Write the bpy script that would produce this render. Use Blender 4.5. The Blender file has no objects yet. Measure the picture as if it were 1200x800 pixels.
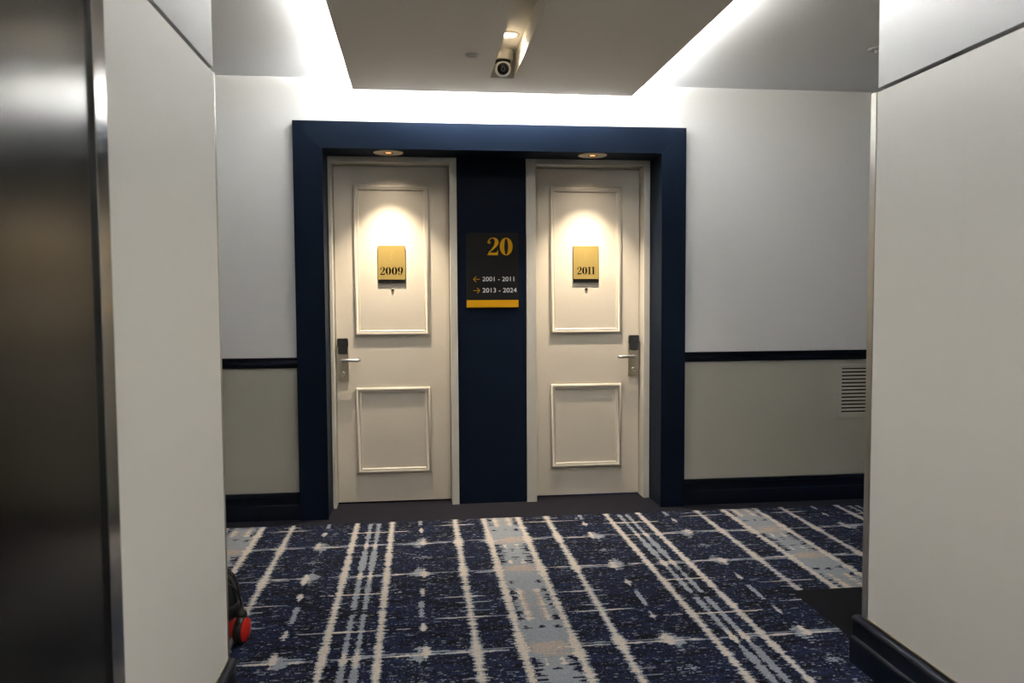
import bpy, bmesh, math, random
from mathutils import Vector, Matrix

random.seed(7)
scene = bpy.context.scene
COL = scene.collection

# ------------------------------------------------------------------ camera, world, exposure
CAM_H = 1.5
YAW, PITCH, ROLL = 0.11808, -0.05456, -0.00573
F_PX = 935.0
cam_data = bpy.data.cameras.new('camera')
cam = bpy.data.objects.new('camera', cam_data)
COL.objects.link(cam)
fw = Vector((math.sin(YAW) * math.cos(PITCH), math.cos(YAW) * math.cos(PITCH), math.sin(PITCH)))
rt = Vector((math.cos(YAW), -math.sin(YAW), 0))
up = rt.cross(fw)
r2 = rt * math.cos(ROLL) + up * math.sin(ROLL)
u2 = -rt * math.sin(ROLL) + up * math.cos(ROLL)
cam.matrix_world = Matrix(((r2.x, u2.x, -fw.x, 0), (r2.y, u2.y, -fw.y, 0), (r2.z, u2.z, -fw.z, CAM_H), (0, 0, 0, 1)))
cam_data.sensor_width = 36.0
cam_data.lens = F_PX / 1200.0 * 36.0
cam_data.clip_start = 0.02
cam_data.dof.use_dof = True
cam_data.dof.focus_distance = 5.6
cam_data.dof.aperture_fstop = 4.0
scene.camera = cam

world = bpy.data.worlds.new('world')
scene.world = world
world.use_nodes = True
world.node_tree.nodes['Background'].inputs[0].default_value = (0.9, 0.95, 1.0, 1)
world.node_tree.nodes['Background'].inputs[1].default_value = 0.0

scene.view_settings.view_transform = 'Standard'
scene.view_settings.look = 'None'
scene.view_settings.exposure = 0.5
scene.view_settings.gamma = 1.0
scene.view_settings.use_curve_mapping = False

COVE = 44.0        # emission of the cove strips along the sides
COVE_RIGHT = 68.0   # the same, on the side away from the lift
COVE_FAR = 230.0     # emission of the strip across the far end
DOWN = 33.0          # watts of each lobby downlight
SPOT = 148.0          # watts of each door spotlight

# ------------------------------------------------------------------ dimensions (metres)
WALL_Y = 5.53        # far wall face
FRONT_Y = 5.47       # navy surround face
CASE_Y = 5.75        # door casing face
LEAF_Y = 5.875       # door leaf face
CEIL = 2.975
XL, XR = -0.695, 1.785     # lobby side walls
CORNER = 2.955
GROOVE = 2.287
BACK = -3.2
RAFT_Z = 2.849
RX0, RX1, RY1 = -0.396, 1.453, 5.316
CH0, CH1, CHY = 0.463, 0.608, 4.958
CH_TOP = 2.970
SOFFIT = 2.503
FARX0, FARX1 = -4.5, 6.5


# ------------------------------------------------------------------ node helpers
class N:
    """small expression wrapper around shader sockets"""
    def __init__(s, nt, sock):
        s.nt, s.s = nt, sock

    def _m(s, op, *a, clamp=False):
        n = s.nt.nodes.new('ShaderNodeMath')
        n.operation = op
        n.use_clamp = clamp
        for i, v in enumerate((s,) + a):
            if isinstance(v, N):
                s.nt.links.new(v.s, n.inputs[i])
            else:
                n.inputs[i].default_value = float(v)
        return N(s.nt, n.outputs[0])

    def __add__(s, o): return s._m('ADD', o)
    __radd__ = __add__
    def __sub__(s, o): return s._m('SUBTRACT', o)
    def __rsub__(s, o): return (s * -1.0) + o
    def __mul__(s, o): return s._m('MULTIPLY', o)
    __rmul__ = __mul__
    def __truediv__(s, o): return s._m('DIVIDE', o)
    def lt(s, o): return s._m('LESS_THAN', o)
    def gt(s, o): return s._m('GREATER_THAN', o)
    def abs(s): return s._m('ABSOLUTE')
    def floor(s): return s._m('FLOOR')
    def ping(s, o): return s._m('PINGPONG', o)
    def max(s, o): return s._m('MAXIMUM', o)
    def min(s, o): return s._m('MINIMUM', o)
    def near(s, c, w): return (s - c).abs().lt(w)


def new_mat(name):
    m = bpy.data.materials.new(name)
    m.use_nodes = True
    return m, m.node_tree, m.node_tree.nodes['Principled BSDF']


def mapping(nt, scale):
    tc = nt.nodes.new('ShaderNodeTexCoord')
    mp = nt.nodes.new('ShaderNodeMapping')
    mp.inputs['Scale'].default_value = scale
    nt.links.new(tc.outputs['Object'], mp.inputs['Vector'])
    return mp.outputs[0]


def paint(name, col, rough=0.6, var=0.03, bump=0.02, scale=(60, 60, 60), spec=0.5, metal=0.0, coat=0.0):
    m, nt, b = new_mat(name)
    v = mapping(nt, scale)
    nz = nt.nodes.new('ShaderNodeTexNoise')
    nz.inputs['Scale'].default_value = 1.0
    nz.inputs['Detail'].default_value = 3.0
    nt.links.new(v, nz.inputs['Vector'])
    mix = nt.nodes.new('ShaderNodeMix')
    mix.data_type = 'RGBA'
    nt.links.new(nz.outputs[0], mix.inputs[0])
    mix.inputs[6].default_value = tuple(c * (1 - var) for c in col) + (1,)
    mix.inputs[7].default_value = tuple(min(1, c * (1 + var)) for c in col) + (1,)
    nt.links.new(mix.outputs[2], b.inputs['Base Color'])
    b.inputs['Roughness'].default_value = rough
    b.inputs['Metallic'].default_value = metal
    b.inputs['Specular IOR Level'].default_value = spec
    b.inputs['Coat Weight'].default_value = coat
    if bump:
        bp = nt.nodes.new('ShaderNodeBump')
        bp.inputs['Strength'].default_value = bump
        bp.inputs['Distance'].default_value = 0.002
        nt.links.new(nz.outputs[0], bp.inputs['Height'])
        nt.links.new(bp.outputs[0], b.inputs['Normal'])
    return m


def emit(name, col, strength):
    m, nt, b = new_mat(name)
    b.inputs['Base Color'].default_value = (0.8, 0.8, 0.8, 1)
    b.inputs['Emission Color'].default_value = tuple(col) + (1,)
    b.inputs['Emission Strength'].default_value = strength
    return m


def brushed(name, col, rough, aniso_scale, amount=0.1):
    m, nt, b = new_mat(name)
    v = mapping(nt, aniso_scale)
    nz = nt.nodes.new('ShaderNodeTexNoise')
    nz.inputs['Scale'].default_value = 1.0
    nz.inputs['Detail'].default_value = 4.0
    nt.links.new(v, nz.inputs['Vector'])
    r = N(nt, nz.outputs[0]) * amount + (rough - amount / 2)
    nt.links.new(r.s, b.inputs['Roughness'])
    b.inputs['Base Color'].default_value = tuple(col) + (1,)
    b.inputs['Metallic'].default_value = 1.0
    bp = nt.nodes.new('ShaderNodeBump')
    bp.inputs['Strength'].default_value = 0.03
    bp.inputs['Distance'].default_value = 0.001
    nt.links.new(nz.outputs[0], bp.inputs['Height'])
    nt.links.new(bp.outputs[0], b.inputs['Normal'])
    return m


def carpet_pattern():
    m, nt, b = new_mat('woven_carpet')
    geo = nt.nodes.new('ShaderNodeNewGeometry')
    sep = nt.nodes.new('ShaderNodeSeparateXYZ')
    nt.links.new(geo.outputs['Position'], sep.inputs[0])
    X, Y = N(nt, sep.outputs[0]), N(nt, sep.outputs[1])
    cx, cy = 0.0055, 0.0065
    qx, qy = (X / cx).floor() * cx, (Y / cy).floor() * cy

    def noise(sx, sy, seed, detail=2.0):
        cmb = nt.nodes.new('ShaderNodeCombineXYZ')
        nt.links.new((qx * sx).s, cmb.inputs[0])
        nt.links.new((qy * sy).s, cmb.inputs[1])
        cmb.inputs[2].default_value = seed
        t = nt.nodes.new('ShaderNodeTexNoise')
        t.inputs['Scale'].default_value = 1.0
        t.inputs['Detail'].default_value = detail
        nt.links.new(cmb.outputs[0], t.inputs['Vector'])
        return N(nt, t.outputs[0])

    def white(seed):
        cmb = nt.nodes.new('ShaderNodeCombineXYZ')
        nt.links.new((qx / cx).s, cmb.inputs[0])
        nt.links.new((qy / cy).s, cmb.inputs[1])
        cmb.inputs[2].default_value = seed
        t = nt.nodes.new('ShaderNodeTexWhiteNoise')
        nt.links.new(cmb.outputs[0], t.inputs['Vector'])
        return N(nt, t.outputs[0])

    def boost(n, k): return ((n - 0.5) * k + 0.5)._m('MAXIMUM', 0.0)._m('MINIMUM', 1.0)
    row = boost(noise(7, 75, 1.3), 2.6)            # ragged, weft-wise edges
    slow = boost(noise(2.5, 14, 4.1, 1.0), 2.0)     # slow change along a stripe
    dash = noise(28, 140, 7.7, 3.0)    # short weft dashes
    blot = boost(noise(14, 30, 9.2, 3.0), 2.0)
    brk = boost(noise(9, 22, 13.2, 2.0), 2.4)
    tuft = white(2.0)

    u = (qx - 0.546 + 16.9).ping(0.845)
    v = (qy - 4.58 + 15.4).ping(0.77)
    j = (row - 0.5) * 0.055
    uj = (u + j * 0.35)
    node27 = (0.11 - (v - 0.27).abs()).max(0.0) / 0.11      # bulge where the cross lines pass
    node54 = (0.05 - (v - 0.54).abs()).max(0.0) / 0.05

    def stripe(c, w):
        return (uj - c).abs() - w        # signed: negative inside

    jit = (row - 0.5) * 0.050 + (slow - 0.5) * 0.020 + (tuft - 0.5) * 0.006
    # -- masks; cream first, blue-grey halo second
    edge = ((u - 0.116).abs() - (node27 * 0.010 + 0.013) + jit * 0.55)
    thin = ((u - 0.312).abs() - (node27 * 0.014 + slow * 0.012 + 0.003) + jit * 0.5)
    sA = ((u - 0.730).abs() - (node27 * 0.004 + node54 * 0.004 + 0.0115) + jit * 0.42)
    inner_c = ((u - 0.818).abs() - (node27 * 0.026 - 0.008) + jit * 0.35)
    inner_g = ((u - 0.818).abs() - (((0.13 - (v - 0.05).abs()).max(0.0) / 0.13) * 0.007 + 0.0125) + jit * 0.35)
    inner_gap = v.near(0.77, 0.028)
    # cross lines
    h54 = ((v - 0.54).abs() - (0.0085 - (u - 0.80).abs() * 0.040) + (blot - 0.5) * 0.012)
    h27 = ((v - 0.266).abs() - 0.0024 + (brk - 0.5) * 0.018 + (row - 0.5) * 0.006).max((u - 0.56).abs() * 0.02 + (noise(4, 12, 21.0) - 0.5) * 0.05 - 0.006)
    h27b = ((v - 0.288).abs() - 0.0045 + (noise(6, 30, 3.3) - 0.5) * 0.05 + (row - 0.5) * 0.008)
    h27c = h27b.max((u - 0.14) * -1.0)
    tickA = ((v - 0.64).abs() - (0.006 - (u - 0.312).abs() * 0.055) + (row - 0.5) * 0.01)
    tickB = ((v - 0.715).abs() - (0.007 - (u - 0.312).abs() * 0.07) + (row - 0.5) * 0.01)
    tickC = ((v - 0.03).abs() - (0.004 - (u - 0.312).abs() * 0.07) + (row - 0.5) * 0.01)
    # stars
    star1 = ((u - 0.556).abs() * 1.0 + (v - 0.258).abs() * 0.45 - 0.036 + jit * 0.9)
    star2 = ((u - 0.528).abs() * 1.1 + (v - 0.288).abs() * 0.36 - 0.023 + jit * 0.7)
    star3 = ((u - 0.540).abs() * 0.30 + (v - 0.275).abs() - 0.017 + (row - 0.5) * 0.02)
    star4 = ((u - 0.538).abs() * 1.6 + (v - 0.545).abs() * 0.55 - 0.024 + jit * 0.6)
    dashS = ((u - 0.545).abs() - 0.012 + jit * 0.3).max((v - 0.745).abs() - 0.075)
    speckS = ((u - 0.54).abs() * 0.6 + v * 0.7 - 0.008 + (dash - 0.5) * 0.22)
    # inside the wide band
    band = (u - 0.118)
    pink = ((u * 0.62) * (u * 0.62) + (v - 0.262) * (v - 0.262))._m('SQRT') - 0.055 + jit * 1.6
    streakP = ((u - 0.040).abs() - 0.017 + jit * 0.6).max((v - 0.70).abs() - 0.12)
    streakC = ((u - 0.046).abs() - 0.006 + jit * 0.7).max((0.56 - v))
    streakD = ((u - 0.036).abs() - 0.006 + (blot - 0.5) * 0.03).max((v - 0.14).abs() - 0.035)
    holeA = ((u - 0.072).abs() * 0.9 + (v - 0.478).abs() * 0.9 - 0.016 + (row - 0.5) * 0.045)
    holeB = (u * 0.75 + (v - 0.492).abs() * 1.0 - 0.012 + (row - 0.5) * 0.04)
    holeC = ((u - 0.086).abs() - 0.016 + (row - 0.5) * 0.07).max((v - 0.095).abs() - 0.085)
    holeD = (u * 0.8 + (v - 0.07).abs() - 0.012 + (row - 0.5) * 0.05)
    holeE = ((u - 0.088).abs() - 0.006 + (row - 0.5) * 0.07).max((v - 0.66).abs() - 0.1)

    def inside(s, off=0.0): return s.lt(off)

    def any_of(*a):
        r = a[0]
        for x in a[1:]:
            r = r.max(x)
        return r

    halo = 0.0085
    cream = any_of(inside(edge), inside(thin), inside(sA), inside(inner_c), inside(h54), inside(h27), inside(star2),
                   inside(star4), inside(tickA))
    grey = any_of(inside(edge, halo), inside(thin, halo * 1.1), inside(sA, halo * 0.8), inside(inner_g) * (1.0 - inner_gap),
                  inside(h27, 0.005), inside(h27c), inside(star1), inside(star2, 0.006), inside(star3), inside(star4, 0.006), inside(dashS),
                  inside(speckS), inside(tickA, 0.004), inside(tickB), inside(tickC), inside(band))
    hole = any_of(inside(holeA), inside(holeB), inside(holeC), inside(holeD), inside(holeE))
    speck = dash.gt(0.650) * brk.gt(0.45)
    speck2 = dash.gt(0.60) * tuft.gt(0.40)

    def rgb(c):
        n = nt.nodes.new('ShaderNodeRGB')
        n.outputs[0].default_value = tuple(c) + (1,)
        return n.outputs[0]

    def mix(a, bb, f):
        n = nt.nodes.new('ShaderNodeMix')
        n.data_type = 'RGBA'
        nt.links.new(f.s, n.inputs[0])
        nt.links.new(a, n.inputs[6])
        nt.links.new(bb, n.inputs[7])
        return n.outputs[2]

    navy, ink, royal = rgb((0.0062, 0.0082, 0.024)), rgb((0.0026, 0.0031, 0.0058)), rgb((0.0078, 0.0140, 0.044))
    cre, gry, pnk = rgb((0.36, 0.315, 0.27)), rgb((0.170, 0.186, 0.207)), rgb((0.245, 0.208, 0.185))
    c = mix(navy, ink, noise(9, 40, 5.5, 3.0).gt(0.50))
    c = mix(c, royal, tuft.gt(0.72) * noise(5, 16, 6.6, 2.0).gt(0.46))
    c = mix(c, ink, tuft.lt(0.16))
    c = mix(c, gry, speck2 * 0.35)
    c = mix(c, gry, speck * 0.85)
    c = mix(c, gry, grey)
    c = mix(c, pnk, any_of(inside(pink), inside(streakP)) * inside(band))
    c = mix(c, navy, hole * inside(band, -0.012))
    c = mix(c, cre, any_of(cream, inside(streakC) * inside(band), inside(streakD)))
    # yarn to yarn shade
    hsv = nt.nodes.new('ShaderNodeHueSaturation')
    nt.links.new((white(8.0) * 0.30 + 0.85).s, hsv.inputs['Value'])
    nt.links.new(c, hsv.inputs['Color'])
    nt.links.new(hsv.outputs[0], b.inputs['Base Color'])
    b.inputs['Roughness'].default_value = 0.95
    b.inputs['Specular IOR Level'].default_value = 0.1
    bp = nt.nodes.new('ShaderNodeBump')
    bp.inputs['Strength'].default_value = 0.35
    bp.inputs['Distance'].default_value = 0.003
    nt.links.new(white(11.0).s, bp.inputs['Height'])
    nt.links.new(bp.outputs[0], b.inputs['Normal'])
    return m


M = {}
M['carpet'] = carpet_pattern()
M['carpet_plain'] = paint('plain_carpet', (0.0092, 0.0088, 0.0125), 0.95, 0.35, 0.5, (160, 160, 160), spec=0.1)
M['carpet_darker'] = paint('plain_carpet_darker', (0.0034, 0.0033, 0.0044), 0.95, 0.35, 0.5, (160, 160, 160), spec=0.1)  # plain carpet again with a much darker base colour
M['navy_skirt'] = paint('navy_skirt', (0.0030, 0.0056, 0.0125), 0.28, 0.08, 0.02, (30, 30, 30), spec=0.12)
M['wall'] = paint('wall_grey', (0.86, 0.857, 0.845), 0.55, 0.01, 0.05, (220, 220, 220), spec=0.3)
M['dado'] = paint('dado_beige', (0.41, 0.392, 0.33), 0.6, 0.015, 0.05, (220, 220, 220), spec=0.3)
M['panel'] = paint('fabric_panel', (0.70, 0.692, 0.66), 0.6, 0.015, 0.05, (40, 500, 140), spec=0.3)
M['upper'] = paint('upper_panel', (0.39, 0.39, 0.387), 0.6, 0.01, 0.03, (200, 200, 200), spec=0.3)
M['ceil'] = paint('ceiling_white', (0.86, 0.86, 0.85), 0.8, 0.01, 0.02, spec=0.2)
M['raft'] = paint('raft_white', (0.80, 0.755, 0.665), 0.75, 0.015, 0.03, spec=0.2)
M['navy'] = paint('navy_satin', (0.0050, 0.0086, 0.0168), 0.42, 0.06, 0.015, (30, 30, 30), spec=0.03)
M['navy_dark'] = paint('navy_gloss', (0.0024, 0.0046, 0.0100), 0.32, 0.08, 0.02, (30, 30, 30), spec=0.15)
M['door'] = paint('door_cream', (0.53, 0.485, 0.41), 0.38, 0.01, 0.03, (12, 12, 60), spec=0.4)
M['casing'] = paint('casing_grey_cream', (0.50, 0.48, 0.43), 0.40, 0.01, 0.02, spec=0.4)
M['gold'] = paint('gold_plate', (0.31, 0.225, 0.068), 0.40, 0.03, 0.02, (8, 300, 300), metal=0.3)
M['gold_flat'] = paint('gold_print', (0.46, 0.235, 0.006), 0.6, 0.02, 0.0, spec=0.05)
M['black'] = paint('black_plate', (0.0075, 0.0075, 0.0075), 0.5, 0.05, 0.02, spec=0.12)
M['ink'] = paint('black_print', (0.004, 0.0035, 0.003), 0.8, 0.05, 0.0, spec=0.0)
M['white_print'] = paint('white_print', (0.72, 0.72, 0.72), 0.6, 0.02, 0.0)
M['pale_print'] = paint('pale_print', (0.40, 0.30, 0.115), 0.5, 0.02, 0.0)
M['nickel'] = brushed('satin_nickel', (0.42, 0.38, 0.31), 0.42, (300, 300, 12))
M['chrome'] = brushed('bright_lever', (0.50, 0.50, 0.51), 0.28, (100, 100, 100), 0.04)
M['reader'] = paint('reader_plastic', (0.012, 0.012, 0.013), 0.38, 0.05, 0.02)
M['steel'] = brushed('brushed_steel', (0.034, 0.033, 0.030), 0.20, (8, 500, 2), 0.03)
M['mirror_steel'] = brushed('polished_steel', (0.42, 0.42, 0.42), 0.16, (8, 200, 2), 0.02)
M['trim_metal'] = brushed('corner_trim_metal', (0.46, 0.45, 0.42), 0.35, (200, 200, 10))
M['brass'] = brushed('bead_metal', (0.58, 0.50, 0.36), 0.3, (100, 100, 100))
M['groove'] = paint('groove_black', (0.007, 0.0065, 0.006), 0.7, 0.05, 0.0)
M['grille'] = paint('grille_beige', (0.40, 0.382, 0.325), 0.5, 0.01, 0.02)
M['cam_white'] = paint('camera_shell', (0.62, 0.58, 0.50), 0.4, 0.01, 0.0)
M['glass_black'] = paint('lens_black', (0.005, 0.005, 0.006), 0.25, 0.0, 0.0, spec=0.08)
M['red'] = paint('vacuum_red', (0.52, 0.018, 0.010), 0.35, 0.05, 0.02)
M['rubber'] = paint('vacuum_black', (0.010, 0.010, 0.011), 0.42, 0.1, 0.03)
M['bezel'] = paint('lamp_bezel', (0.60, 0.52, 0.40), 0.4, 0.02, 0.0)
M['grey_disc'] = paint('grey_disc', (0.42, 0.42, 0.41), 0.5, 0.02, 0.0)
M['cove'] = emit('cove_led', (0.97, 0.985, 1.0), COVE)
M['cove_right'] = emit('cove_led_right', (0.97, 0.985, 1.0), COVE_RIGHT)
M['cove_far'] = emit('cove_led_far', (0.97, 0.985, 1.0), COVE_FAR)
M['lamp'] = emit('lamp_glow', (1.0, 0.84, 0.60), 14.0)
M['amber'] = emit('lamp_amber', (1.0, 0.36, 0.10), 1.4)
M['dark_grey'] = paint('reader_mark_grey', (0.06, 0.06, 0.06), 0.6, 0.0, 0.0)
M['trim_dark'] = brushed('dark_nickel', (0.16, 0.14, 0.12), 0.45, (100, 100, 100))
M['dark_void'] = paint('void_dark', (0.02, 0.02, 0.02), 0.9, 0.0, 0.0)


# ------------------------------------------------------------------ mesh helpers
def link(name, me, mat, parent=None, smooth=False):
    o = bpy.data.objects.new(name, me)
    COL.objects.link(o)
    if mat is not None:
        me.materials.append(mat)
    if parent is not None:
        o.parent = parent
    if smooth:
        for p in me.polygons:
            p.use_smooth = True
    return o


def obj(name, bm, mat, parent=None, smooth=False, bevel=0.0, angle=None):
    bmesh.ops.recalc_face_normals(bm, faces=bm.faces)
    if bevel:
        es = [e for e in bm.edges if len(e.link_faces) == 2 and e.calc_face_angle(0) > 0.6]
        bmesh.ops.bevel(bm, geom=es, offset=bevel, segments=2, affect='EDGES', profile=0.6)
    me = bpy.data.meshes.new(name)
    bm.to_mesh(me)
    bm.free()
    o = link(name, me, mat, parent, smooth)
    if angle is not None:
        for p in me.polygons:
            p.use_smooth = True
        me.set_sharp_from_angle(angle=math.radians(angle))
    return o


def add_box(bm, x0, x1, y0, y1, z0, z1):
    v = [bm.verts.new((x, y, z)) for x in (x0, x1) for y in (y0, y1) for z in (z0, z1)]
    for f in ((0, 1, 3, 2), (4, 6, 7, 5), (0, 4, 5, 1), (2, 3, 7, 6), (0, 2, 6, 4), (1, 5, 7, 3)):
        bm.faces.new([v[i] for i in f])


def box(name, x0, x1, y0, y1, z0, z1, mat, parent=None, bevel=0.0):
    bm = bmesh.new()
    add_box(bm, x0, x1, y0, y1, z0, z1)
    return obj(name, bm, mat, parent, bevel=bevel)


def boxes(name, lst, mat, parent=None, bevel=0.0):
    bm = bmesh.new()
    for b in lst:
        add_box(bm, *b)
    return obj(name, bm, mat, parent, bevel=bevel)


def add_lathe(bm, prof, mtx=Matrix.Identity(4), seg=32):
    """prof: list of (radius, height) turned about local Z"""
    rings = []
    for r, h in prof:
        if r < 1e-6:
            rings.append([bm.verts.new(mtx @ Vector((0, 0, h)))])
        else:
            rings.append([bm.verts.new(mtx @ Vector((r * math.cos(2 * math.pi * i / seg), r * math.sin(2 * math.pi * i / seg), h))) for i in range(seg)])
    for a, b in zip(rings, rings[1:]):
        for i in range(seg):
            k = (i + 1) % seg
            if len(a) == 1 and len(b) == 1:
                continue
            if len(a) == 1:
                bm.faces.new((a[0], b[i], b[k]))
            elif len(b) == 1:
                bm.faces.new((a[i], a[k], b[0]))
            else:
                bm.faces.new((a[i], a[k], b[k], b[i]))
    for ring in (rings[0], rings[-1]):
        if len(ring) > 1:
            try:
                bm.faces.new(ring)
            except ValueError:
                pass


def lathe(name, prof, mat, parent=None, mtx=Matrix.Identity(4), seg=32, angle=35):
    bm = bmesh.new()
    add_lathe(bm, prof, mtx, seg)
    return obj(name, bm, mat, parent, angle=angle)


def smooth_path(pts, n=6):
    pts = [Vector(p) for p in pts]
    out = []
    P = [pts[0]] + pts + [pts[-1]]
    for i in range(1, len(P) - 2):
        for k in range(n):
            t = k / n
            a, b, c, d = P[i - 1], P[i], P[i + 1], P[i + 2]
            out.append(0.5 * ((2 * b) + (-a + c) * t + (2 * a - 5 * b + 4 * c - d) * t * t + (-a + 3 * b - 3 * c + d) * t ** 3))
    out.append(pts[-1])
    return out


def add_tube(bm, pts, rad, seg=10):
    rings = []
    n = len(pts)
    ref = Vector((0.31, 0.52, 0.79))
    for i, p in enumerate(pts):
        d = (pts[min(i + 1, n - 1)] - pts[max(i - 1, 0)]).normalized()
        a = d.cross(ref).normalized()
        b = d.cross(a)
        r = rad[i] if isinstance(rad, (list, tuple)) else rad
        rings.append([bm.verts.new(p + (a * math.cos(2 * math.pi * k / seg) + b * math.sin(2 * math.pi * k / seg)) * r) for k in range(seg)])
    for a, b in zip(rings, rings[1:]):
        for k in range(seg):
            bm.faces.new((a[k], a[(k + 1) % seg], b[(k + 1) % seg], b[k]))
    bm.faces.new(rings[0])
    bm.faces.new(rings[-1])


def tube(name, pts, rad, mat, parent=None, seg=10):
    bm = bmesh.new()
    add_tube(bm, pts, rad, seg)
    return obj(name, bm, mat, parent, angle=50)


def add_profile_run(bm, prof, a, b, nrm, upv=Vector((0, 0, 1))):
    """sweep closed profile [(out, up)] from a to b; out along nrm"""
    A = [bm.verts.new(Vector(a) + nrm * o + upv * z) for o, z in prof]
    B = [bm.verts.new(Vector(b) + nrm * o + upv * z) for o, z in prof]
    n = len(prof)
    for i in range(n):
        k = (i + 1) % n
        bm.faces.new((A[i], A[k], B[k], B[i]))
    bm.faces.new(A)
    bm.faces.new(B)


def add_rect_mould(bm, x0, x1, z0, z1, y, prof):
    """mitred rectangular moulding lying on the plane y, rising towards -Y; prof: [(inset, rise)]"""
    rings = []
    for ins, rise in prof:
        rings.append([bm.verts.new((x, y - rise, z)) for x, z in ((x0 + ins, z0 + ins), (x1 - ins, z0 + ins), (x1 - ins, z1 - ins), (x0 + ins, z1 - ins))])
    for a, b in zip(rings, rings[1:]):
        for i in range(4):
            k = (i + 1) % 4
            bm.faces.new((a[i], a[k], b[k], b[i]))


def tag(o, label, cat=None, group=None, kind=None):
    o['label'] = label
    if cat:
        o['category'] = cat
    if group:
        o['group'] = group
    if kind:
        o['kind'] = kind
    return o


def empty(name, loc):
    o = bpy.data.objects.new(name, None)
    o.empty_display_size = 0.1
    COL.objects.link(o)
    o.location = loc
    return o


# ------------------------------------------------------------------ floor
def flat(name, rects, z, mat, parent=None):
    bm = bmesh.new()
    for x0, x1, y0, y1 in rects:
        bm.faces.new([bm.verts.new(p) for p in ((x0, y0, z), (x1, y0, z), (x1, y1, z), (x0, y1, z))])
    return obj(name, bm, mat, parent)


EDGE_Y = 5.352
PX, PY = 1.875, 3.805
floor = flat('floor', [(FARX0, PX, BACK, EDGE_Y), (PX, FARX1, PY, EDGE_Y)], 0.0, M['carpet'])
tag(floor, 'navy woven carpet with cream and grey stripes and cross lines', kind='structure')
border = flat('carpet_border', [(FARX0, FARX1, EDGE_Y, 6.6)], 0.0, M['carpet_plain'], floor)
inset = flat('carpet_inset', [(PX, FARX1, BACK, PY)], 0.0, M['carpet_darker'], floor)
inset['label'] = 'plain carpet in a darker tone beside the pale wall corner'
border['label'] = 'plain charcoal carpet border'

# ------------------------------------------------------------------ ceiling
ceiling = box('ceiling', FARX0, FARX1, BACK, 6.6, CEIL, CEIL + 0.1, M['ceil'])
tag(ceiling, 'plain white ceiling above the lowered panel', kind='structure')

# lowered panel: a thin shelf round a hung core, with a long recessed channel in its underside
bm = bmesh.new()
Y0 = -2.7
SHELF = 2.863        # top of the thin shelf that carries the light strips
MARGIN = 0.20
for x0, x1, y1 in ((RX0, CH0, RY1), (CH1, RX1, RY1)):
    add_box(bm, x0, x1, Y0, y1, RAFT_Z, SHELF)
add_box(bm, CH0, CH1, CHY, RY1, RAFT_Z, SHELF)
bmesh.ops.remove_doubles(bm, verts=bm.verts, dist=1e-5)
raft = obj('ceiling_panel', bm, M['raft'])
tag(raft, 'lowered cream ceiling panel glowing at its edges over the lobby', kind='structure')
boxes('hung_core', [(RX0 + MARGIN, CH0, Y0, RY1 - MARGIN, SHELF, CEIL), (CH1, RX1 - MARGIN, Y0, RY1 - MARGIN, SHELF, CEIL),
                    (CH0, CH1, CHY, RY1 - MARGIN, SHELF, CEIL), (CH0, CH1, Y0, CHY, CH_TOP, CEIL)], M['raft'], raft)
LIP, LIP_F = SHELF + 0.028, SHELF + 0.012
boxes('edge_lip', [(RX0, RX0 + 0.008, Y0, RY1, SHELF, LIP), (RX1 - 0.008, RX1, Y0, RY1, SHELF, LIP), (RX0 + 0.008, RX1 - 0.008, RY1 - 0.008, RY1, SHELF, LIP_F)], M['raft'], raft)

# LED trays lying on the shelf along its three edges: grey tray, glowing upper face
for nm, b in (('left', (RX0 + 0.02, RX0 + 0.17, Y0, RY1 - 0.02)), ('right', (RX1 - 0.17, RX1 - 0.02, Y0, RY1 - 0.02)),
              ('far', (RX0 + 0.18, RX1 - 0.18, RY1 - 0.17, RY1 - 0.02))):
    s = empty('cove_light_strip', ((b[0] + b[1]) / 2, (b[2] + b[3]) / 2, SHELF))
    tag(s, {'left': 'white light strip on the lowered ceiling panel along the steel lift side',
            'right': 'white light strip on the lowered ceiling panel opposite the lift',
            'far': 'white light strip on the lowered ceiling panel facing the navy doorway'}[nm], 'light strip', 'cove light strips')
    o = box('tray', b[0], b[1], b[2], b[3], SHELF, SHELF + 0.010, M['grey_disc'])
    o.parent = s
    o.location = -s.location
    o = flat('diffuser', [b], SHELF + 0.0105, M[{'far': 'cove_far', 'right': 'cove_right', 'left': 'cove'}[nm]])
    o.parent = s
    o.location = -s.location


def downlight_lobby(x, y, label, in_view=False):
    t = empty('recessed_downlight', (x, y, CH_TOP))
    tag(t, label, 'downlight', 'downlights in the ceiling channel')
    t.scale = (1.124, 1.124, 1.124)
    lathe('bezel', [(0.038, -0.002), (0.042, -0.005), (0.054, -0.004), (0.056, 0.0)], M['bezel'], t)
    lathe('lamp_disc', [(0.0, -0.003), (0.037, -0.003), (0.037, 0.0)], M['lamp'], t)
    ld = bpy.data.lights.new('downlight_beam', 'SPOT')
    ld.spot_size = math.radians(150)
    ld.spot_blend = 0.85
    ld.shadow_soft_size = 0.03
    ld.energy = DOWN
    ld.color = (1.0, 0.92, 0.80)
    lo = bpy.data.objects.new('downlight_beam', ld)
    COL.objects.link(lo)
    lo.parent = t
    lo.location = (0, 0, -0.036)


downlight_lobby(0.529, 4.52, 'glowing round downlight in the ceiling channel beside the security camera')
for yy in (2.75, 1.0, -0.75, -2.4):  # unseen downlights, added only to light the lobby
    downlight_lobby(0.534, yy, 'added unseen round downlight further along the ceiling channel towards the lobby')

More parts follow.
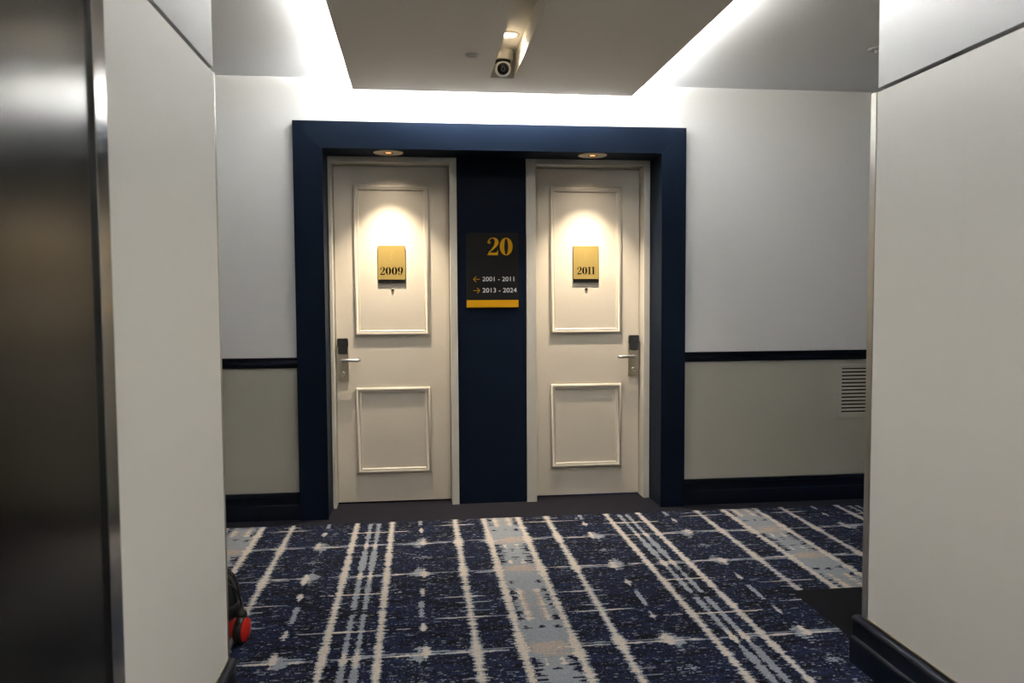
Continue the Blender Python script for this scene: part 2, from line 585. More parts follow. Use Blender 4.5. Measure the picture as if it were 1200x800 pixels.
# ------------------------------------------------------------------ far wall with the doorway recess
OX0, OX1, OZ = -0.805, 1.887, 2.680       # outer surround
IX0, IX1 = -0.616, 1.714                  # inner surround
wall_far = boxes('wall_back', [(FARX0, OX0 + 0.08, WALL_Y, WALL_Y + 0.45, 1.07, CEIL), (OX1 - 0.08, FARX1, WALL_Y, WALL_Y + 0.45, 1.07, CEIL),
                               (OX0 + 0.08, OX1 - 0.08, WALL_Y, WALL_Y + 0.45, OZ - 0.08, CEIL)], M['wall'])
tag(wall_far, 'pale grey painted wall around the navy doorway', kind='structure')
for x0, x1 in ((FARX0, OX0 + 0.08), (OX1 - 0.08, FARX1)):
    box('dado', x0, x1, WALL_Y, WALL_Y + 0.45, 0.0, 1.07, M['dado'], wall_far)
# wallpaper joints above the surround: thin laps of the paper
for x in (-0.694, 1.786):
    box('wallpaper_lap', x - 0.12 if x < 0 else x, x if x < 0 else x + 0.12, WALL_Y - 0.0008, WALL_Y + 0.002, OZ + 0.002, CEIL - 0.001, M['wall'], wall_far)

# navy surround: two posts and a header, mitred at the corners, with deep reveals
sur = empty('trim_1', ((OX0 + OX1) / 2, FRONT_Y, 0))
tag(sur, 'deep navy box surround framing both hotel room doors', kind='structure')
off = -sur.location


def poly_prism(name, pts, y0, y1, mat, parent, bevel=0.0):
    bm = bmesh.new()
    a = [bm.verts.new((x, y0, z)) for x, z in pts]
    b = [bm.verts.new((x, y1, z)) for x, z in pts]
    bm.faces.new(a)
    bm.faces.new(b)
    n = len(pts)
    for i in range(n):
        bm.faces.new((a[i], a[(i + 1) % n], b[(i + 1) % n], b[i]))
    o = obj(name, bm, mat, parent, bevel=bevel)
    return o


def child_at(o, parent):
    """parent while keeping world coordinates (parents here are unrotated)"""
    o.parent = parent
    o.location = Vector(o.location) - Vector(parent.location)
    return o


REV = CASE_Y + 0.16
for o in (poly_prism('post', [(OX0, 0), (IX0, 0), (IX0, SOFFIT), (OX0, OZ)], FRONT_Y, REV, M['navy'], None, 0.0015),
          poly_prism('post', [(OX1, 0), (IX1, 0), (IX1, SOFFIT), (OX1, OZ)], FRONT_Y, REV, M['navy'], None, 0.0015),
          poly_prism('header', [(OX0, OZ), (IX0, SOFFIT), (IX1, SOFFIT), (OX1, OZ)], FRONT_Y, REV, M['navy'], None, 0.0015),
          # the raised inner lip of the surround
          boxes('lip', [(IX0 - 0.006, IX0 + 0.003, FRONT_Y - 0.003, FRONT_Y + 0.03, 0, SOFFIT - 0.003), (IX1 - 0.003, IX1 + 0.006, FRONT_Y - 0.003, FRONT_Y + 0.03, 0, SOFFIT - 0.003),
                        (IX0 - 0.006, IX1 + 0.006, FRONT_Y - 0.003, FRONT_Y + 0.03, SOFFIT - 0.003, SOFFIT + 0.006)], M['navy'], None, 0.001),
          box('pier', 0.290, 0.790, CASE_Y + 0.012, REV, 0.0, SOFFIT, M['navy'], None)):
    child_at(o, sur)


# ------------------------------------------------------------------ doors
MOULD = [(0.0, 0.0), (0.0, 0.010), (0.004, 0.017), (0.012, 0.020), (0.019, 0.018), (0.023, 0.011), (0.027, 0.010), (0.032, 0.013), (0.036, 0.010), (0.038, 0.0)]


def make_door(name, label, cx0, cx1, lx0, lx1, lock_x, side, px0, px1):
    """casing cx0..cx1; leaf lx0..lx1; lock at lock_x with the lever pointing along side"""
    t = empty(name, ((cx0 + cx1) / 2, LEAF_Y, 0))
    tag(t, label, kind='structure')
    parts = []
    top = SOFFIT - 0.004
    # casing: jambs and head with a rebate (stop) behind
    bm = bmesh.new()
    o0 = [(cx0, 0), (cx0, top), (cx1, top), (cx1, 0)]
    i0 = [(lx0, 0), (lx0, 2.458), (lx1, 2.458), (lx1, 0)]
    y0, y1 = CASE_Y, LEAF_Y + 0.055
    R = []
    for pts, y in ((o0, y1), (o0, y0), ([(p[0] + (0.0), p[1]) for p in i0], y0), (i0, y1)):
        R.append([bm.verts.new((p[0], y, p[1])) for p in pts])
    for a, b in zip(R, R[1:]):
        for k in range(3):
            bm.faces.new((a[k], a[k + 1], b[k + 1], b[k]))
    for k in range(3):
        bm.faces.new((R[3][k], R[3][k + 1], R[0][k + 1], R[0][k]))
    parts.append(obj('casing', bm, M['casing'], None, bevel=0.0025))
    leaf = box('leaf', lx0 + 0.004, lx1 - 0.004, LEAF_Y, LEAF_Y + 0.045, 0.012, 2.452, M['door'], None, bevel=0.002)
    parts.append(leaf)
    for o in parts:
        child_at(o, t)

    for z0, z1 in ((1.232, 2.318), (0.222, 0.852)):
        bm = bmesh.new()
        add_rect_mould(bm, px0, px1, z0, z1, LEAF_Y, MOULD)
        mo = obj('panel_moulding', bm, M['door'], None, angle=50)
        child_at(mo, t)
    # lock set
    s = side
    pl = box('lock_plate', lock_x - 0.039, lock_x + 0.039, LEAF_Y - 0.012, LEAF_Y, 0.906, 1.170, M['nickel'], None, bevel=0.002)
    child_at(pl, t)
    # black card reader: broad shoulders, narrower body
    w0, w1 = 0.040, 0.033
    pts = [(-w1, 1.106), (-w1 * 0.5, 1.101), (w1 * 0.5, 1.101), (w1, 1.106), (w1, 1.150), (w0, 1.158), (w0 * 0.97, 1.206), (w0 * 0.86, 1.216), (-w0 * 0.86, 1.216), (-w0 * 0.97, 1.206), (-w0, 1.158), (-w1, 1.150)]
    rd = poly_prism('card_reader', [(lock_x + x, z) for x, z in pts], LEAF_Y - 0.040, LEAF_Y - 0.011, M['reader'], None, 0.003)
    child_at(rd, t)
    ind = box('reader_light', lock_x - 0.012, lock_x + 0.012, LEAF_Y - 0.036, LEAF_Y - 0.014, 1.2155, 1.2185, M['grey_disc'], None)
    ind.parent = rd
    mk = box('reader_mark', lock_x - 0.0035, lock_x + 0.0035, LEAF_Y - 0.0406, LEAF_Y - 0.039, 1.180, 1.190, M['dark_grey'], None)
    mk.parent = rd
    rot = Matrix.Rotation(math.radians(90), 4, 'X')
    rose = lathe('lever_rose', [(0.015, 0.010), (0.015, 0.020), (0.012, 0.024), (0.012, 0.052)], M['chrome'], None, Matrix.Translation((lock_x, LEAF_Y, 1.056)) @ rot, 24)
    child_at(rose, t)
    lv = tube('lever', smooth_path([(lock_x - s * 0.010, LEAF_Y - 0.050, 1.056), (lock_x + s * 0.012, LEAF_Y - 0.053, 1.057), (lock_x + s * 0.050, LEAF_Y - 0.054, 1.057), (lock_x + s * 0.100, LEAF_Y - 0.053, 1.055), (lock_x + s * 0.114, LEAF_Y - 0.048, 1.055), (lock_x + s * 0.116, LEAF_Y - 0.036, 1.055)], 5), 0.0115, M['chrome'], None, 14)
    child_at(lv, t)
    ky = lathe('key_cylinder', [(0.017, 0.010), (0.017, 0.016), (0.014, 0.019), (0.012, 0.015), (0.0, 0.015)], M['nickel'], None, Matrix.Translation((lock_x + s * -0.002, LEAF_Y, 0.956)) @ rot, 24)
    child_at(ky, t)
    # spy hole
    pcx = (px0 + px1) / 2 + 0.004
    sp = lathe('spy_hole', [(0.0105, 0.0), (0.0105, 0.005), (0.007, 0.008), (0.005, 0.005), (0.0, 0.005)], M['trim_dark'], None, Matrix.Translation((pcx, LEAF_Y, 1.563)) @ rot, 20)
    child_at(sp, t)
    gl = lathe('lens', [(0.0048, 0.0052), (0.003, 0.0066), (0.0, 0.007)], M['glass_black'], None, Matrix.Translation((pcx, LEAF_Y, 1.563)) @ rot, 16)
    gl.parent = sp
    return t


door1 = make_door('door_1', 'cream panelled hotel door with its lever beside the navy post on the hinge-free side', -0.612, 0.290, -0.590, 0.240, -0.536, 1, -0.447, 0.089)
door1['label'] = 'cream two-panel hotel door carrying the 2009 number plate'
door2 = make_door('door_2', 'cream two-panel hotel door carrying the 2011 number plate', 0.790, 1.711, 0.862, 1.668, 1.618, -1, 0.986, 1.524)
# blocked rooms behind the doors
back = box('wall_behind_doors', -1.2, 2.3, 6.5, 6.6, 0, CEIL, M['dark_void'])
tag(back, 'dark wall beyond the closed hotel doors', kind='structure')


# ------------------------------------------------------------------ numerals in a high-contrast serif
def glyph(bm, ch, ox, oz, h, y, w=1.0, stencil=False):
    """one digit of height h at (ox, oz) on plane y facing -Y; returns its advance"""
    def P(x, z): return bm.verts.new((ox + x * h * w, y, oz + z * h))

    def poly(pts): bm.faces.new([P(*p) for p in pts])

    def ring(cx, cz, rx, rz, ix, iz, gap=0.0):
        n = 20
        for sgn in (-1, 1):
            o_, i_ = [], []
            for k in range(n + 1):
                t = -math.pi / 2 + math.pi * k / n
                o_.append((cx + sgn * max(rx * math.cos(t), gap), cz + rz * math.sin(t)))
                i_.append((cx + sgn * max(ix * math.cos(t), gap), cz + iz * math.sin(t)))
            for k in range(n):
                bm.faces.new([P(*o_[k]), P(*o_[k + 1]), P(*i_[k + 1]), P(*i_[k])])

    def stroke(pts):
        s = smooth_path([(p[0], p[1], p[2]) for p in pts], 6)
        for i in range(len(s) - 1):
            q = []
            for a in (s[i], s[i + 1]):
                d = Vector((s[min(i + 1, len(s) - 1)].x - s[max(i - 0, 0)].x, s[min(i + 1, len(s) - 1)].y - s[i].y))
                k = i if a is s[i] else i + 1
                d = Vector((s[min(k + 1, len(s) - 1)].x - s[max(k - 1, 0)].x, s[min(k + 1, len(s) - 1)].y - s[max(k - 1, 0)].y)).normalized()
                nrm = Vector((-d.y, d.x)) * a.z * 0.5
                q.append(((a.x + nrm.x, a.y + nrm.y), (a.x - nrm.x, a.y - nrm.y)))
            bm.faces.new([P(*q[0][0]), P(*q[1][0]), P(*q[1][1]), P(*q[0][1])])

    g = 0.035 if stencil else 0.0
    if ch == '0':
        ring(0.36, 0.5, 0.35, 0.51, 0.105, 0.47, g)
        return 0.76 * h * w
    if ch == '1':
        poly([(0.14, 0.0), (0.36, 0.0), (0.36, 1.0), (0.14, 1.0)])
        poly([(0.0, 0.86), (0.14, 0.90), (0.14, 1.0), (0.10, 0.95), (0.0, 0.91)])
        poly([(0.04, 0.0), (0.14, 0.0), (0.14, 0.04), (0.04, 0.04)])
        poly([(0.36, 0.0), (0.46, 0.0), (0.46, 0.04), (0.36, 0.04)])
        return 0.53 * h * w
    if ch == '2':
        stroke([(0.13, 0.66, 0.05), (0.13, 0.72, 0.19), (0.11, 0.80, 0.10), (0.18, 0.93, 0.055), (0.34, 0.99, 0.05), (0.50, 0.90, 0.15), (0.545, 0.73, 0.21), (0.46, 0.53, 0.15), (0.28, 0.31, 0.08), (0.09, 0.13, 0.045)])
        poly([(0.02, 0.0), (0.60, 0.0), (0.63, 0.27), (0.595, 0.27), (0.55, 0.17), (0.45, 0.145), (0.11, 0.145)])
        return 0.70 * h * w
    if ch == '9':
        ring(0.34, 0.67, 0.33, 0.34, 0.105, 0.30, g)
        stroke([(0.555, 0.70, 0.20), (0.54, 0.48, 0.20), (0.47, 0.20, 0.13), (0.34, 0.04, 0.06), (0.20, 0.02, 0.05), (0.13, 0.10, 0.12), (0.13, 0.17, 0.14), (0.13, 0.22, 0.04)])
        return 0.72 * h * w
    return 0.3 * h


def numerals(name, text, x0, x1, z0, z1, y, mat, parent, stencil=False):
    bm = bmesh.new()
    h = z1 - z0
    adv = 0.0
    for ch in text:
        adv += glyph(bm, ch, adv, z0, h, y, 1.0, stencil)
    mx = max(v.co.x for v in bm.verts)
    mn = min(v.co.x for v in bm.verts)
    for v in bm.verts:
        v.co.x = x0 + (v.co.x - mn) * (x1 - x0) / (mx - mn)
    bmesh.ops.remove_doubles(bm, verts=bm.verts, dist=1e-5)
    me = bpy.data.meshes.new(name)
    bm.to_mesh(me)
    bm.free()
    o = link(name, me, mat)
    child_at(o, parent)
    return o


def sans(name, text, x0, x1, zc, h, y, mat, parent):
    """one part per word of the printed line"""
    cu = bpy.data.curves.new(name, 'FONT')
    cu.body = text
    cu.size = 1.0
    tmp = bpy.data.objects.new(name, cu)
    COL.objects.link(tmp)
    dg = bpy.context.evaluated_depsgraph_get()
    me = bpy.data.meshes.new_from_object(tmp.evaluated_get(dg))
    bpy.data.objects.remove(tmp)
    xs = [v.co.x for v in me.vertices]
    ys = [v.co.y for v in me.vertices]
    a, b, c, d = min(xs), max(xs), min(ys), max(ys)
    for v in me.vertices:
        v.co = (x0 + (v.co.x - a) * (x1 - x0) / (b - a), y, zc - h / 2 + (v.co.y - c) * h / (d - c))
    lo_, hi_ = x0 + (x1 - x0) * 0.41, x0 + (x1 - x0) * 0.55
    for part, keep in (('room_number', lambda x: x < lo_), ('dash', lambda x: lo_ <= x <= hi_), ('room_number', lambda x: x > hi_)):
        bm = bmesh.new()
        bm.from_mesh(me)
        bmesh.ops.delete(bm, geom=[f for f in bm.faces if not keep(f.calc_center_median().x)], context='FACES')
        m2 = bpy.data.meshes.new(part)
        bm.to_mesh(m2)
        bm.free()
        m2.materials.clear()
        child_at(link(part, m2, mat), parent)
    bpy.data.meshes.remove(me)


# ------------------------------------------------------------------ number plates
def number_plate(text, x0, x1, tx0, tx1, label):
    t = empty('number_plate', ((x0 + x1) / 2, LEAF_Y, 1.611))
    tag(t, label, 'sign', 'gold room number plates')
    y0 = LEAF_Y - 0.013
    child_at(box('gold_face', x0, x1, y0 - 0.002, y0 + 0.002, 1.637, 1.882, M['gold'], None, 0.0006), t)
    child_at(box('black_backing', x0, x1, y0 + 0.001, LEAF_Y, 1.611, 1.880, M['black'], None, 0.0006), t)
    numerals('number', text, tx0, tx1, 1.672, 1.728, y0 - 0.0026, M['ink'], t, True)
    # small pale raised emblem marks above the number
    c = (x0 + x1) / 2
    for dx, z, w in ((0.004, 1.842, 0.014), (0.008, 1.829, 0.007), (-0.001, 1.815, 0.010), (0.007, 1.803, 0.006), (0.002, 1.788, 0.016)):
        child_at(box('emblem_mark', c + dx - w / 2 - 0.003, c + dx + w / 2 - 0.003, y0 - 0.0028, y0 - 0.0018, z - 0.0018, z + 0.0018, M['pale_print'], None), t)


number_plate('2009', -0.277, -0.081, -0.263, -0.098, 'gold plate reading 2009 on the door at the lift side of the direction sign')
number_plate('2011', 1.158, 1.350, 1.186, 1.321, 'gold plate reading 2011 on the door at the vent side of the direction sign')

# ------------------------------------------------------------------ direction sign on the pier
SY = CASE_Y + 0.012
sg = empty('direction_sign', (0.544, SY, 1.432))
tag(sg, 'black floor direction sign with gold 20 and gold bottom band on navy pier', 'sign')
child_at(box('plate', 0.356, 0.731, SY - 0.014, SY, 1.484, 1.966, M['black'], None, 0.001), sg)
child_at(box('gold_band', 0.356, 0.731, SY - 0.015, SY, 1.432, 1.485, M['gold_flat'], None, 0.001), sg)
ty = SY - 0.0148
numerals('floor_number', '20', 0.505, 0.690, 1.808, 1.932, ty, M['gold_flat'], sg)
sans('upper_range', '2001 - 2011', 0.470, 0.700, 1.637, 0.032, ty, M['white_print'], sg)
sans('lower_range', '2013 - 2024', 0.470, 0.718, 1.556, 0.032, ty, M['white_print'], sg)
for s, zc in ((-1, 1.635), (1, 1.554)):
    bm = bmesh.new()
    xa, xb = 0.405, 0.451
    tip = xa if s < 0 else xb
    r = 0.0022

    def seg(a, b):
        a, b = Vector(a), Vector(b)
        d = (b - a).normalized()
        n = Vector((-d.y, d.x)) * r
        bm.faces.new([bm.verts.new((p.x, ty, p.y)) for p in (a + n, b + n, b - n, a - n)])
    seg((xa, zc), (xb, zc))
    seg((tip, zc), (tip - s * 0.020, zc + 0.020))
    seg((tip, zc), (tip - s * 0.020, zc - 0.020))
    o = obj('arrow', bm, M['gold_flat'], None)
    child_at(o, sg)

# ------------------------------------------------------------------ chair rails and skirtings
RAIL = [(0.0, 0.0), (0.010, 0.0), (0.012, 0.006), (0.012, 0.012), (0.017, 0.016), (0.020, 0.024), (0.018, 0.034), (0.014, 0.040), (0.014, 0.052), (0.022, 0.058), (0.024, 0.066), (0.022, 0.070), (0.0, 0.070)]
SKIRT = [(0.0, 0.0), (0.034, 0.0), (0.034, 0.092), (0.030, 0.100), (0.022, 0.104), (0.020, 0.110), (0.020, 0.158), (0.026, 0.162), (0.028, 0.170), (0.024, 0.176), (0.014, 0.182), (0.0, 0.182)]


def run(name, prof, a, b, nrm, mat, label):
    bm = bmesh.new()
    add_profile_run(bm, prof, a, b, Vector(nrm))
    o = obj(name, bm, mat, None, angle=40)
    tag(o, label, kind='structure')
    return o


run('trim_2', RAIL, (FARX0, WALL_Y, 1.035), (OX0, WALL_Y, 1.035), (0, -1, 0), M['navy_dark'], 'navy chair rail running from the 2009 side of the doorway')
run('trim_3', RAIL, (OX1, WALL_Y, 1.035), (FARX1, WALL_Y, 1.035), (0, -1, 0), M['navy_dark'], 'navy chair rail above the louvred vent')
run('baseboard_back_left', SKIRT, (FARX0, WALL_Y, 0), (OX0, WALL_Y, 0), (0, -1, 0), M['navy_dark'], 'tall navy skirting beside door 2009')
run('baseboard_back_right', SKIRT, (OX1, WALL_Y, 0), (FARX1, WALL_Y, 0), (0, -1, 0), M['navy_dark'], 'tall navy skirting below the louvred vent')


# ------------------------------------------------------------------ lobby side walls
def side_wall(side):
    CORNER = 2.955 if side == 'right' else 2.925
    TR = 0.042 if side == 'right' else 0.020
    RT = TR - 0.002
    SK = 0.03 if side == 'right' else 0.004
    s = -1 if side == 'left' else 1
    X = XL if s < 0 else XR

    def bx(nm, d0, d1, y0, y1, z0, z1, mat, par, bev=0.0):
        """d: depth into the wall from its face"""
        xs = sorted((X + s * d0, X + s * d1))
        return box(nm, xs[0], xs[1], y0, y1, z0, z1, mat, par, bev)
    y_start = BACK if s > 0 else 1.9005
    outer = FARX0 if s < 0 else FARX1
    xs = sorted((X + s * 0.035, outer))
    core = box('wall_' + side, xs[0], xs[1], BACK, CORNER + 0.008, 0, CEIL, M['groove'])
    tag(core, {'left': 'pale panelled lobby wall beside the steel lift surround', 'right': 'pale panelled lobby wall with navy skirting'}[side], kind='structure')
    # panels, each its own piece
    cuts = [y_start, 0.2, CORNER] if s < 0 else [BACK, -1.3, 0.55, 2.447, CORNER]
    cuts = [c for c in cuts if c >= y_start]
    for a, b in zip(cuts, cuts[1:]):
        bx('wall_panel', 0.0, 0.036, a + (0.0003 if a != cuts[0] else 0), b - 0.0003, 0.203, GROOVE, M['panel'], core)
    top_y = CORNER - 0.006
    bx('upper_panel', -0.001, 0.036, BACK, top_y, GROOVE + 0.016, CEIL, M['upper'], core)
    # return of the upper wall round the corner
    xs2 = sorted((X + s * 0.001, outer))
    box('corner_return', xs2[0], xs2[1], CORNER + 0.008 - 0.0001, CORNER + RT, 0.182, GROOVE + 0.004, M['wall'], core)
    box('corner_trim', *sorted((X - s * 0.001, X + s * 0.012)), CORNER + 0.004, CORNER + TR, 0.182, GROOVE + 0.004, M['trim_metal'], core, 0.001)
    bx('panel_bead', -0.003, 0.012, y_start, CORNER + 0.004, 0.196, 0.204, M['brass'], core)
    # skirting with its return
    bm = bmesh.new()
    add_profile_run(bm, [(o + 0.0, z * 1.06) for o, z in SKIRT], (X, y_start, 0), (X, CORNER + TR + SK, 0), Vector((-s, 0, 0)))
    sk = obj('baseboard_' + side, bm, M['navy_skirt'], None, angle=40)
    tag(sk, {'left': 'navy skirting under the pale panel beside the lift', 'right': 'navy skirting at the foot of the pale wall panels'}[side], kind='structure')
    xs3 = sorted((X + s * 0.0005, outer))
    rb = box('skirting_return', xs3[0], xs3[1], CORNER + RT + 0.0005, CORNER + TR + SK, 0, 0.19, M['navy_skirt'], sk, 0.002)
    return core


wall_l = side_wall('left')
wall_r = side_wall('right')
wb = box('wall_lobby_end', FARX0, FARX1, BACK - 0.1, BACK, 0, CEIL, M['upper'])
tag(wb, 'pale wall closing the lift lobby', kind='structure')
for nm, x in (('wall_corridor_left', FARX0 - 0.1), ('wall_corridor_right', FARX1)):
    o = box(nm, x, x + 0.1, CORNER, WALL_Y + 0.45, 0, CEIL, M['wall'])
    tag(o, 'grey wall closing the cross corridor on the ' + ('lift' if 'left' in nm else 'vent') + ' side', kind='structure')

# ------------------------------------------------------------------ steel lift surround
lift = empty('elevator_surround', (XL, 0.9, 0))
tag(lift, 'brushed steel elevator surround with polished edge strip set in the pale wall', 'elevator')
child_at(box('steel_panel', XL - 0.012, XL + 0.004, -0.6, 1.833, 0.0, 2.287, M['steel'], None), lift)
child_at(box('edge_strip', XL - 0.012, XL + 0.013, 1.833, 1.900, 0.0, 2.287, M['mirror_steel'], None, 0.0015), lift)
child_at(box('edge_strip', XL - 0.012, XL + 0.013, -0.667, -0.6, 0.0, 2.287, M['mirror_steel'], None, 0.0015), lift)

# ------------------------------------------------------------------ recessed spotlights over the doors
for x, y, lab in ((-0.184, 5.618, '2009'), (1.246, 5.600, '2011')):
    t = empty('recessed_spotlight', (x, y, SOFFIT))
    tag(t, {'2009': 'cream recessed spotlight in the soffit above door 2009, on the lift side of the sign', '2011': 'cream recessed spotlight in the soffit above door 2011, on the vent side of the sign'}[lab], 'downlight', 'spotlights over the doors')
    lathe('bezel', [(0.034, 0.002), (0.036, -0.004), (0.060, -0.006), (0.098, -0.004), (0.102, 0.0)], M['bezel'], t, seg=48)
    lathe('baffle', [(0.036, 0.0), (0.030, -0.0035), (0.020, -0.002)], M['black'], t)
    lathe('lamp_disc', [(0.0, -0.003), (0.021, -0.003), (0.021, 0.0)], M['amber'], t)
    ld = bpy.data.lights.new('spot_beam', 'SPOT')
    ld.energy = SPOT
    ld.color = (1.0, 0.84, 0.63)
    ld.spot_size = math.radians(84)
    ld.spot_blend = 1.0
    ld.shadow_soft_size = 0.014
    lo = bpy.data.objects.new('spot_beam', ld)
    COL.objects.link(lo)
    lo.parent = t
    lo.location = (0, 0, -0.022)
    lo.rotation_euler = (0, 0, 0)
    sp = bpy.data.lights.new('spot_spill', 'SPOT')      # wide weak spill of the same lamp
    sp.energy = SPOT * 0.036
    sp.color = ld.color
    sp.spot_size = math.radians(134)
    sp.spot_blend = 0.8
    sp.shadow_soft_size = 0.014
    so = bpy.data.objects.new('spot_spill', sp)
    COL.objects.link(so)
    so.parent = t
    so.location = (0, 0, -0.022)

# ------------------------------------------------------------------ security camera in the channel
cc = empty('security_camera', (0.526, 4.823, CH_TOP))
cc.scale = (1.124, 1.124, 1.124)
tag(cc, 'white turret security camera with black lens in the ceiling channel', 'camera')
lathe('base', [(0.0, 0.0), (0.054, 0.0), (0.055, -0.010), (0.055, -0.040), (0.048, -0.050), (0.030, -0.052), (0.0, -0.052)], M['cam_white'], cc)
lathe('collar', [(0.040, -0.048), (0.042, -0.060), (0.036, -0.064)], M['black'], cc)
ballc = Vector((0.0, -0.006, -0.092))
aim = Vector((-0.06, -0.86, -0.30)).normalized()
mt = Matrix.Translation(ballc) @ aim.to_track_quat('Z', 'Y').to_matrix().to_4x4()
prof = [(0.0, -0.043)] + [(0.043 * math.sin(a), -0.043 * math.cos(a)) for a in [math.pi * k / 14 for k in range(1, 10)]] + [(0.036, 0.026), (0.032, 0.030), (0.031, 0.026)]
shell = lathe('eyeball', prof, M['cam_white'], cc, mt)
lens = lathe('lens_window', [(0.0315, 0.024), (0.029, 0.032), (0.020, 0.036), (0.0, 0.038)], M['glass_black'], cc, mt)
rim = lathe('lens_ring', [(0.008, 0.0372), (0.010, 0.0385), (0.012, 0.0370)], M['reader'], cc, mt)

# ------------------------------------------------------------------ small ceiling discs
t = empty('smoke_detector', (0.319, 4.504, RAFT_Z))
t.scale = (1.124, 1.124, 1.124)
tag(t, 'small grey flush detector disc on the lowered ceiling panel', 'detector')
lathe('disc', [(0.0, -0.006), (0.024, -0.006), (0.028, -0.004)], M['grey_disc'], t)
lathe('rim', [(0.027, -0.002), (0.028, -0.007), (0.033, -0.005), (0.034, 0.0)], M['casing'], t)
t = empty('ceiling_sprinkler', (2.745, 4.57, CEIL))
tag(t, 'small chrome ceiling ring half hidden by the pale wall corner', 'sprinkler')
lathe('escutcheon', [(0.018, -0.002), (0.020, -0.012), (0.042, -0.008), (0.045, 0.0)], M['chrome'], t)
lathe('nozzle', [(0.0, -0.030), (0.012, -0.030), (0.012, -0.026), (0.005, -0.024), (0.006, 0.0)], M['chrome'], t)

# ------------------------------------------------------------------ louvred vent
gv = empty('air_vent', (3.275, WALL_Y, 0.598))
tag(gv, 'beige louvred air vent set in the dado below the navy rail', 'vent')
GX0, GX1, GZ0, GZ1 = 3.071, 3.475, 0.598, 0.997
bm = bmesh.new()
add_rect_mould(bm, GX0, GX1, GZ0, GZ1, WALL_Y, [(0.0, 0.0), (0.0, 0.008), (0.003, 0.010), (0.024, 0.010), (0.027, 0.008), (0.027, 0.0)])
child_at(obj('frame', bm, M['grille'], None), gv)
child_at(box('duct_back', GX0 + 0.02, GX1 - 0.02, WALL_Y - 0.0008, WALL_Y + 0.0005, GZ0 + 0.02, GZ1 - 0.02, M['ink'], None), gv)
ns = 13
pitch = (GZ1 - GZ0 - 0.054) / ns
sm = None
for k in range(ns):
    z = GZ0 + 0.027 + pitch * (k + 0.5)
    if sm is None:
        bm = bmesh.new()
        prof = [(0.0005, pitch * 0.12), (0.0065, -pitch * 0.42), (0.0085, -pitch * 0.38), (0.0025, pitch * 0.20)]
        add_profile_run(bm, prof, (GX0 + 0.026 - 3.275, 0, 0), (GX1 - 0.026 - 3.275, 0, 0), Vector((0, -1, 0)))
        o = obj('slat', bm, M['grille'], gv)
        sm = o.data
    else:
        o = bpy.data.objects.new('slat', sm)
        COL.objects.link(o)
        o.parent = gv
    o.location = (0, 0, z - 0.598)

# ------------------------------------------------------------------ vacuum cleaner round the corner
vc = empty('vacuum_cleaner', (-0.955, 3.52, 0.0))
vc.rotation_euler = (0, 0, math.radians(-13))
tag(vc, 'red tub vacuum cleaner with black lid and red wheel on the carpet', 'vacuum cleaner')
lathe('tub', [(0.0, 0.022), (0.105, 0.022), (0.135, 0.034), (0.152, 0.062), (0.158, 0.10), (0.160, 0.150), (0.0, 0.150)], M['red'], vc, seg=48)
lathe('lid_rim', [(0.150, 0.138), (0.176, 0.140), (0.181, 0.150), (0.181, 0.182), (0.174, 0.194), (0.150, 0.196), (0.0, 0.196)], M['rubber'], vc, seg=48)
lathe('lid', [(0.168, 0.192), (0.166, 0.225), (0.156, 0.270), (0.140, 0.302), (0.112, 0.328), (0.070, 0.342), (0.0, 0.346)], M['rubber'], vc, seg=48)
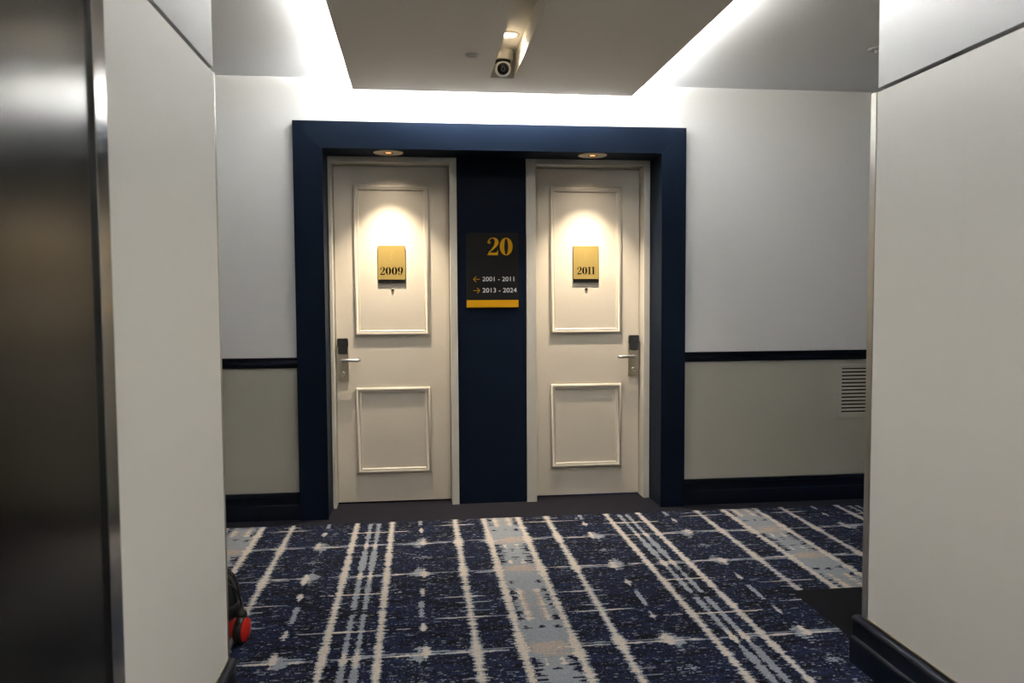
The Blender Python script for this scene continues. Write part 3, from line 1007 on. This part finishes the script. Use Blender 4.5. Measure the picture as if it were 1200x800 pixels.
# cable-winder ribs on the lid
for k in range(20):
    a = 2 * math.pi * k / 20
    d = Vector((math.cos(a), math.sin(a), 0))
    tube('lid_rib', [d * 0.172 + Vector((0, 0, 0.200)), d * 0.166 + Vector((0, 0, 0.245)), d * 0.150 + Vector((0, 0, 0.288)), d * 0.125 + Vector((0, 0, 0.318))], 0.005, M['rubber'], vc, 6)
tube('carry_handle', smooth_path([(0, -0.10, 0.33), (0, -0.09, 0.375), (0, 0, 0.39), (0, 0.09, 0.375), (0, 0.10, 0.33)], 6), 0.012, M['rubber'], vc, 10)
for s in (1, -1):
    mt = Matrix.Translation((s * 0.162, 0.052, 0.060)) @ Matrix.Rotation(math.radians(90 * s), 4, 'Y')
    w = lathe('wheel', [(0.0, -0.012), (0.056, -0.012), (0.061, -0.006), (0.061, 0.018), (0.057, 0.024), (0.052, 0.025), (0.0, 0.024)], M['rubber'], vc, mt, 36)
    lathe('wheel_cap', [(0.0515, 0.020), (0.051, 0.027), (0.040, 0.031), (0.0, 0.033)], M['red'], w, mt, 36)
for s in (1, -1):
    mt = Matrix.Translation((s * 0.070, 0.125, 0.024)) @ Matrix.Rotation(math.radians(90), 4, 'Y')
    lathe('castor', [(0.0, -0.012), (0.022, -0.012), (0.024, -0.008), (0.024, 0.008), (0.022, 0.012), (0.0, 0.012)], M['rubber'], vc, mt, 20)
    tube('castor_stem', [Vector((s * 0.070, 0.125, 0.04)), Vector((s * 0.070, 0.112, 0.075))], 0.008, M['rubber'], vc, 8)
cord = tube('power_cord', smooth_path([(0.120, -0.080, 0.310), (0.165, -0.050, 0.296), (0.188, -0.030, 0.262), (0.199, -0.020, 0.225), (0.203, -0.016, 0.200)], 6), 0.0045, M['rubber'], vc, 8)
mt = Matrix.Translation((0.203, -0.016, 0.150))
lathe('plug', [(0.0, 0.0), (0.022, 0.0), (0.024, 0.006), (0.021, 0.018), (0.010, 0.030), (0.006, 0.052), (0.0, 0.054)], M['rubber'], cord, mt, 16)
for dx in (-0.008, 0.008):
    box('plug_pin', 0.203 + dx - 0.003, 0.203 + dx + 0.003, -0.018, -0.014, 0.132, 0.152, M['chrome'], cord)
hose = tube('hose', smooth_path([(0.0, 0.150, 0.12), (-0.03, 0.22, 0.14), (-0.16, 0.30, 0.10), (-0.36, 0.26, 0.03), (-0.50, 0.10, 0.028), (-0.46, -0.08, 0.028)], 8), 0.019, M['rubber'], vc, 12)

# cool light leaking under the 2011 door from its room
ld = bpy.data.lights.new('room_glow', 'AREA')
ld.shape = 'RECTANGLE'
ld.size, ld.size_y = 0.55, 0.2
ld.energy = 10.0
ld.color = (0.15, 0.35, 1.0)
lo = bpy.data.objects.new('room_glow', ld)
COL.objects.link(lo)
lo.location = (1.38, 6.04, 0.30)
